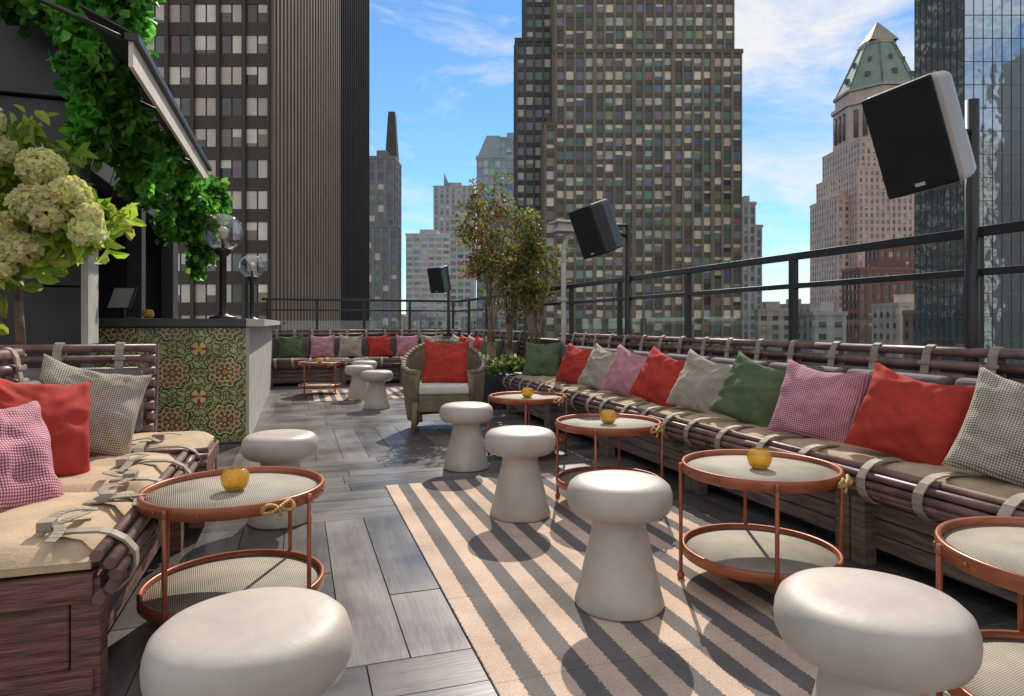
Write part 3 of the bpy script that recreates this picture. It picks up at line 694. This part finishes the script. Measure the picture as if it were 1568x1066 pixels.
pM=dict(bay=1.6,fl=3.9,pier=.05,sp=.035,pc=(.05,.06,.07),sc=(.16,.19,.21),wall=(.05,.06,.07),po=.12,so=.09,pal=pal([(.5,.5,.5)],[],0))
tower('mirror_glass_tower',[(.691*110,.95*110,110,123.4,88)],pM,14,gmat=M['curtain'])
r=random.Random(5)
for i in range(26):
    Dd=r.uniform(170,420); t=-.3+i*.045+r.uniform(-.01,.01); w=r.uniform(.03,.06)*Dd
    c=r.choice([(.45,.39,.34),(.5,.48,.46),(.36,.24,.18),(.3,.3,.32),(.6,.53,.46)])
    pp=dict(bay=4,fl=3.6,pier=.5,sp=.5,pc=c,sc=tuple(q*.9 for q in c),wall=c,pal=pal([(.1,.11,.13)],[(.5,.45,.38)],.2))
    tower('low_rise_building',[(t*Dd,t*Dd+w,Dd,Dd+15,r.uniform(.004,.028)*Dd+1)],pp,50+i)
pK=dict(bay=4,fl=4,pier=.45,sp=.4,pc=(.6,.53,.44),sc=(.55,.48,.4),wall=(.55,.48,.4),pal=pal([(.05,.06,.07)],[(.5,.45,.4)],.2))
def back_tower(x0,x1,y0,y1,h,p,sd):  # unseen towers added behind the camera for the mirror tower to reflect
    e=empty('reflection_stand_in_tower',(0,0,0),GRID); mb=MB(); mb.box(x0,x1,y0,y1,-45,h,0,p['wall']); facade(mb,x1,y1,-1,0,x1-x0,h-math.ceil((h+8)/4)*4,h,p,random.Random(sd)); mb.obj('block',[M['facade'],M['window']],e)
back_tower(150,190,-70,-40,75,pK,1); back_tower(205,250,-60,-30,110,dict(pK,pc=(.3,.2,.15),sc=(.28,.19,.14)),2); back_tower(100,140,-110,-80,95,pK,3)
mb=MB(); mb.box(-3000,3000,-3000,3000,-45.5,-45.05); mb.obj('ground',M['asphalt'])

# ------------------------------------------------------------------ light
sd=Vector((.424*math.cos(R(40)),.906*math.cos(R(40)),math.sin(R(40))))
L=bpy.data.lights.new('sun','SUN'); L.energy=4.6; L.angle=R(.5); L.color=(1,.92,.80)
so=bpy.data.objects.new('sun',L); COL.objects.link(so); so.rotation_euler=(-sd).to_track_quat('-Z','Y').to_euler()
w=bpy.data.worlds.new('World'); scene.world=w; w.use_nodes=True; n=w.node_tree.nodes; l=w.node_tree.links
bg=n['Background']; bg.inputs[1].default_value=.15
sk=n.new('ShaderNodeTexSky'); sk.sky_type='NISHITA'; sk.sun_disc=False; sk.sun_elevation=R(40); sk.sun_rotation=R(25.1); sk.ozone_density=2.0; sk.dust_density=.0; sk.air_density=1.0
tn=n.new('ShaderNodeMix'); tn.data_type='RGBA'; tn.blend_type='MULTIPLY'; tn.inputs[0].default_value=1; tn.inputs[7].default_value=(.60,.84,.98,1); l.new(sk.outputs[0],tn.inputs[6])
tc=n.new('ShaderNodeTexCoord'); mp=n.new('ShaderNodeMapping'); mp.inputs['Scale'].default_value=(1,1,2.4); mp.inputs['Rotation'].default_value=(.3,.2,.5)
l.new(tc.outputs['Generated'],mp.inputs[0])
no=n.new('ShaderNodeTexNoise'); no.inputs['Scale'].default_value=3.4; no.inputs['Detail'].default_value=11; no.inputs['Roughness'].default_value=.64; no.inputs['Distortion'].default_value=.5
l.new(mp.outputs[0],no.inputs['Vector'])
def vdot(vec):
    d=n.new('ShaderNodeVectorMath'); d.operation='DOT_PRODUCT'; d.inputs[1].default_value=vec; l.new(tc.outputs['Generated'],d.inputs[0]); return d.outputs['Value']
back=mth('MULTIPLY',mth('MAXIMUM',vdot((-.312,-.95,0)),0),.22)  # extra cloud added behind the camera, unseen, as neutral fill light
upz=mth('MULTIPLY',mth('MAXIMUM',mth('SUBTRACT',vdot((0,0,1)),.45),0),.3)  # extra cloud added overhead, out of frame, for more fill light
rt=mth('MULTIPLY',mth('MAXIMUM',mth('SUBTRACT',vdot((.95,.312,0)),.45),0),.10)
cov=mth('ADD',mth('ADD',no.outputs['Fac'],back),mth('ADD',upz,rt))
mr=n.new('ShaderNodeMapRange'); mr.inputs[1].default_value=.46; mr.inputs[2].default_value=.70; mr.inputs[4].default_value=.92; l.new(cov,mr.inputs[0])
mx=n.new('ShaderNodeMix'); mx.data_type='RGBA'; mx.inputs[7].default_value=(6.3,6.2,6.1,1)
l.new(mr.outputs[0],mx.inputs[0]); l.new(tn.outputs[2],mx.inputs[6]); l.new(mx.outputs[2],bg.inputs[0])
scene.view_settings.view_transform='Standard'; scene.view_settings.look='None'; scene.view_settings.exposure=0
cam=bpy.data.cameras.new('camera'); cam.lens=23; cam.sensor_width=36; cam.shift_y=-.0242; cam.clip_end=6000; cam.clip_start=.05
co=bpy.data.objects.new('camera',cam); COL.objects.link(co); co.location=(0,0,1.05); co.rotation_euler=(R(90),0,GRID); scene.camera=co
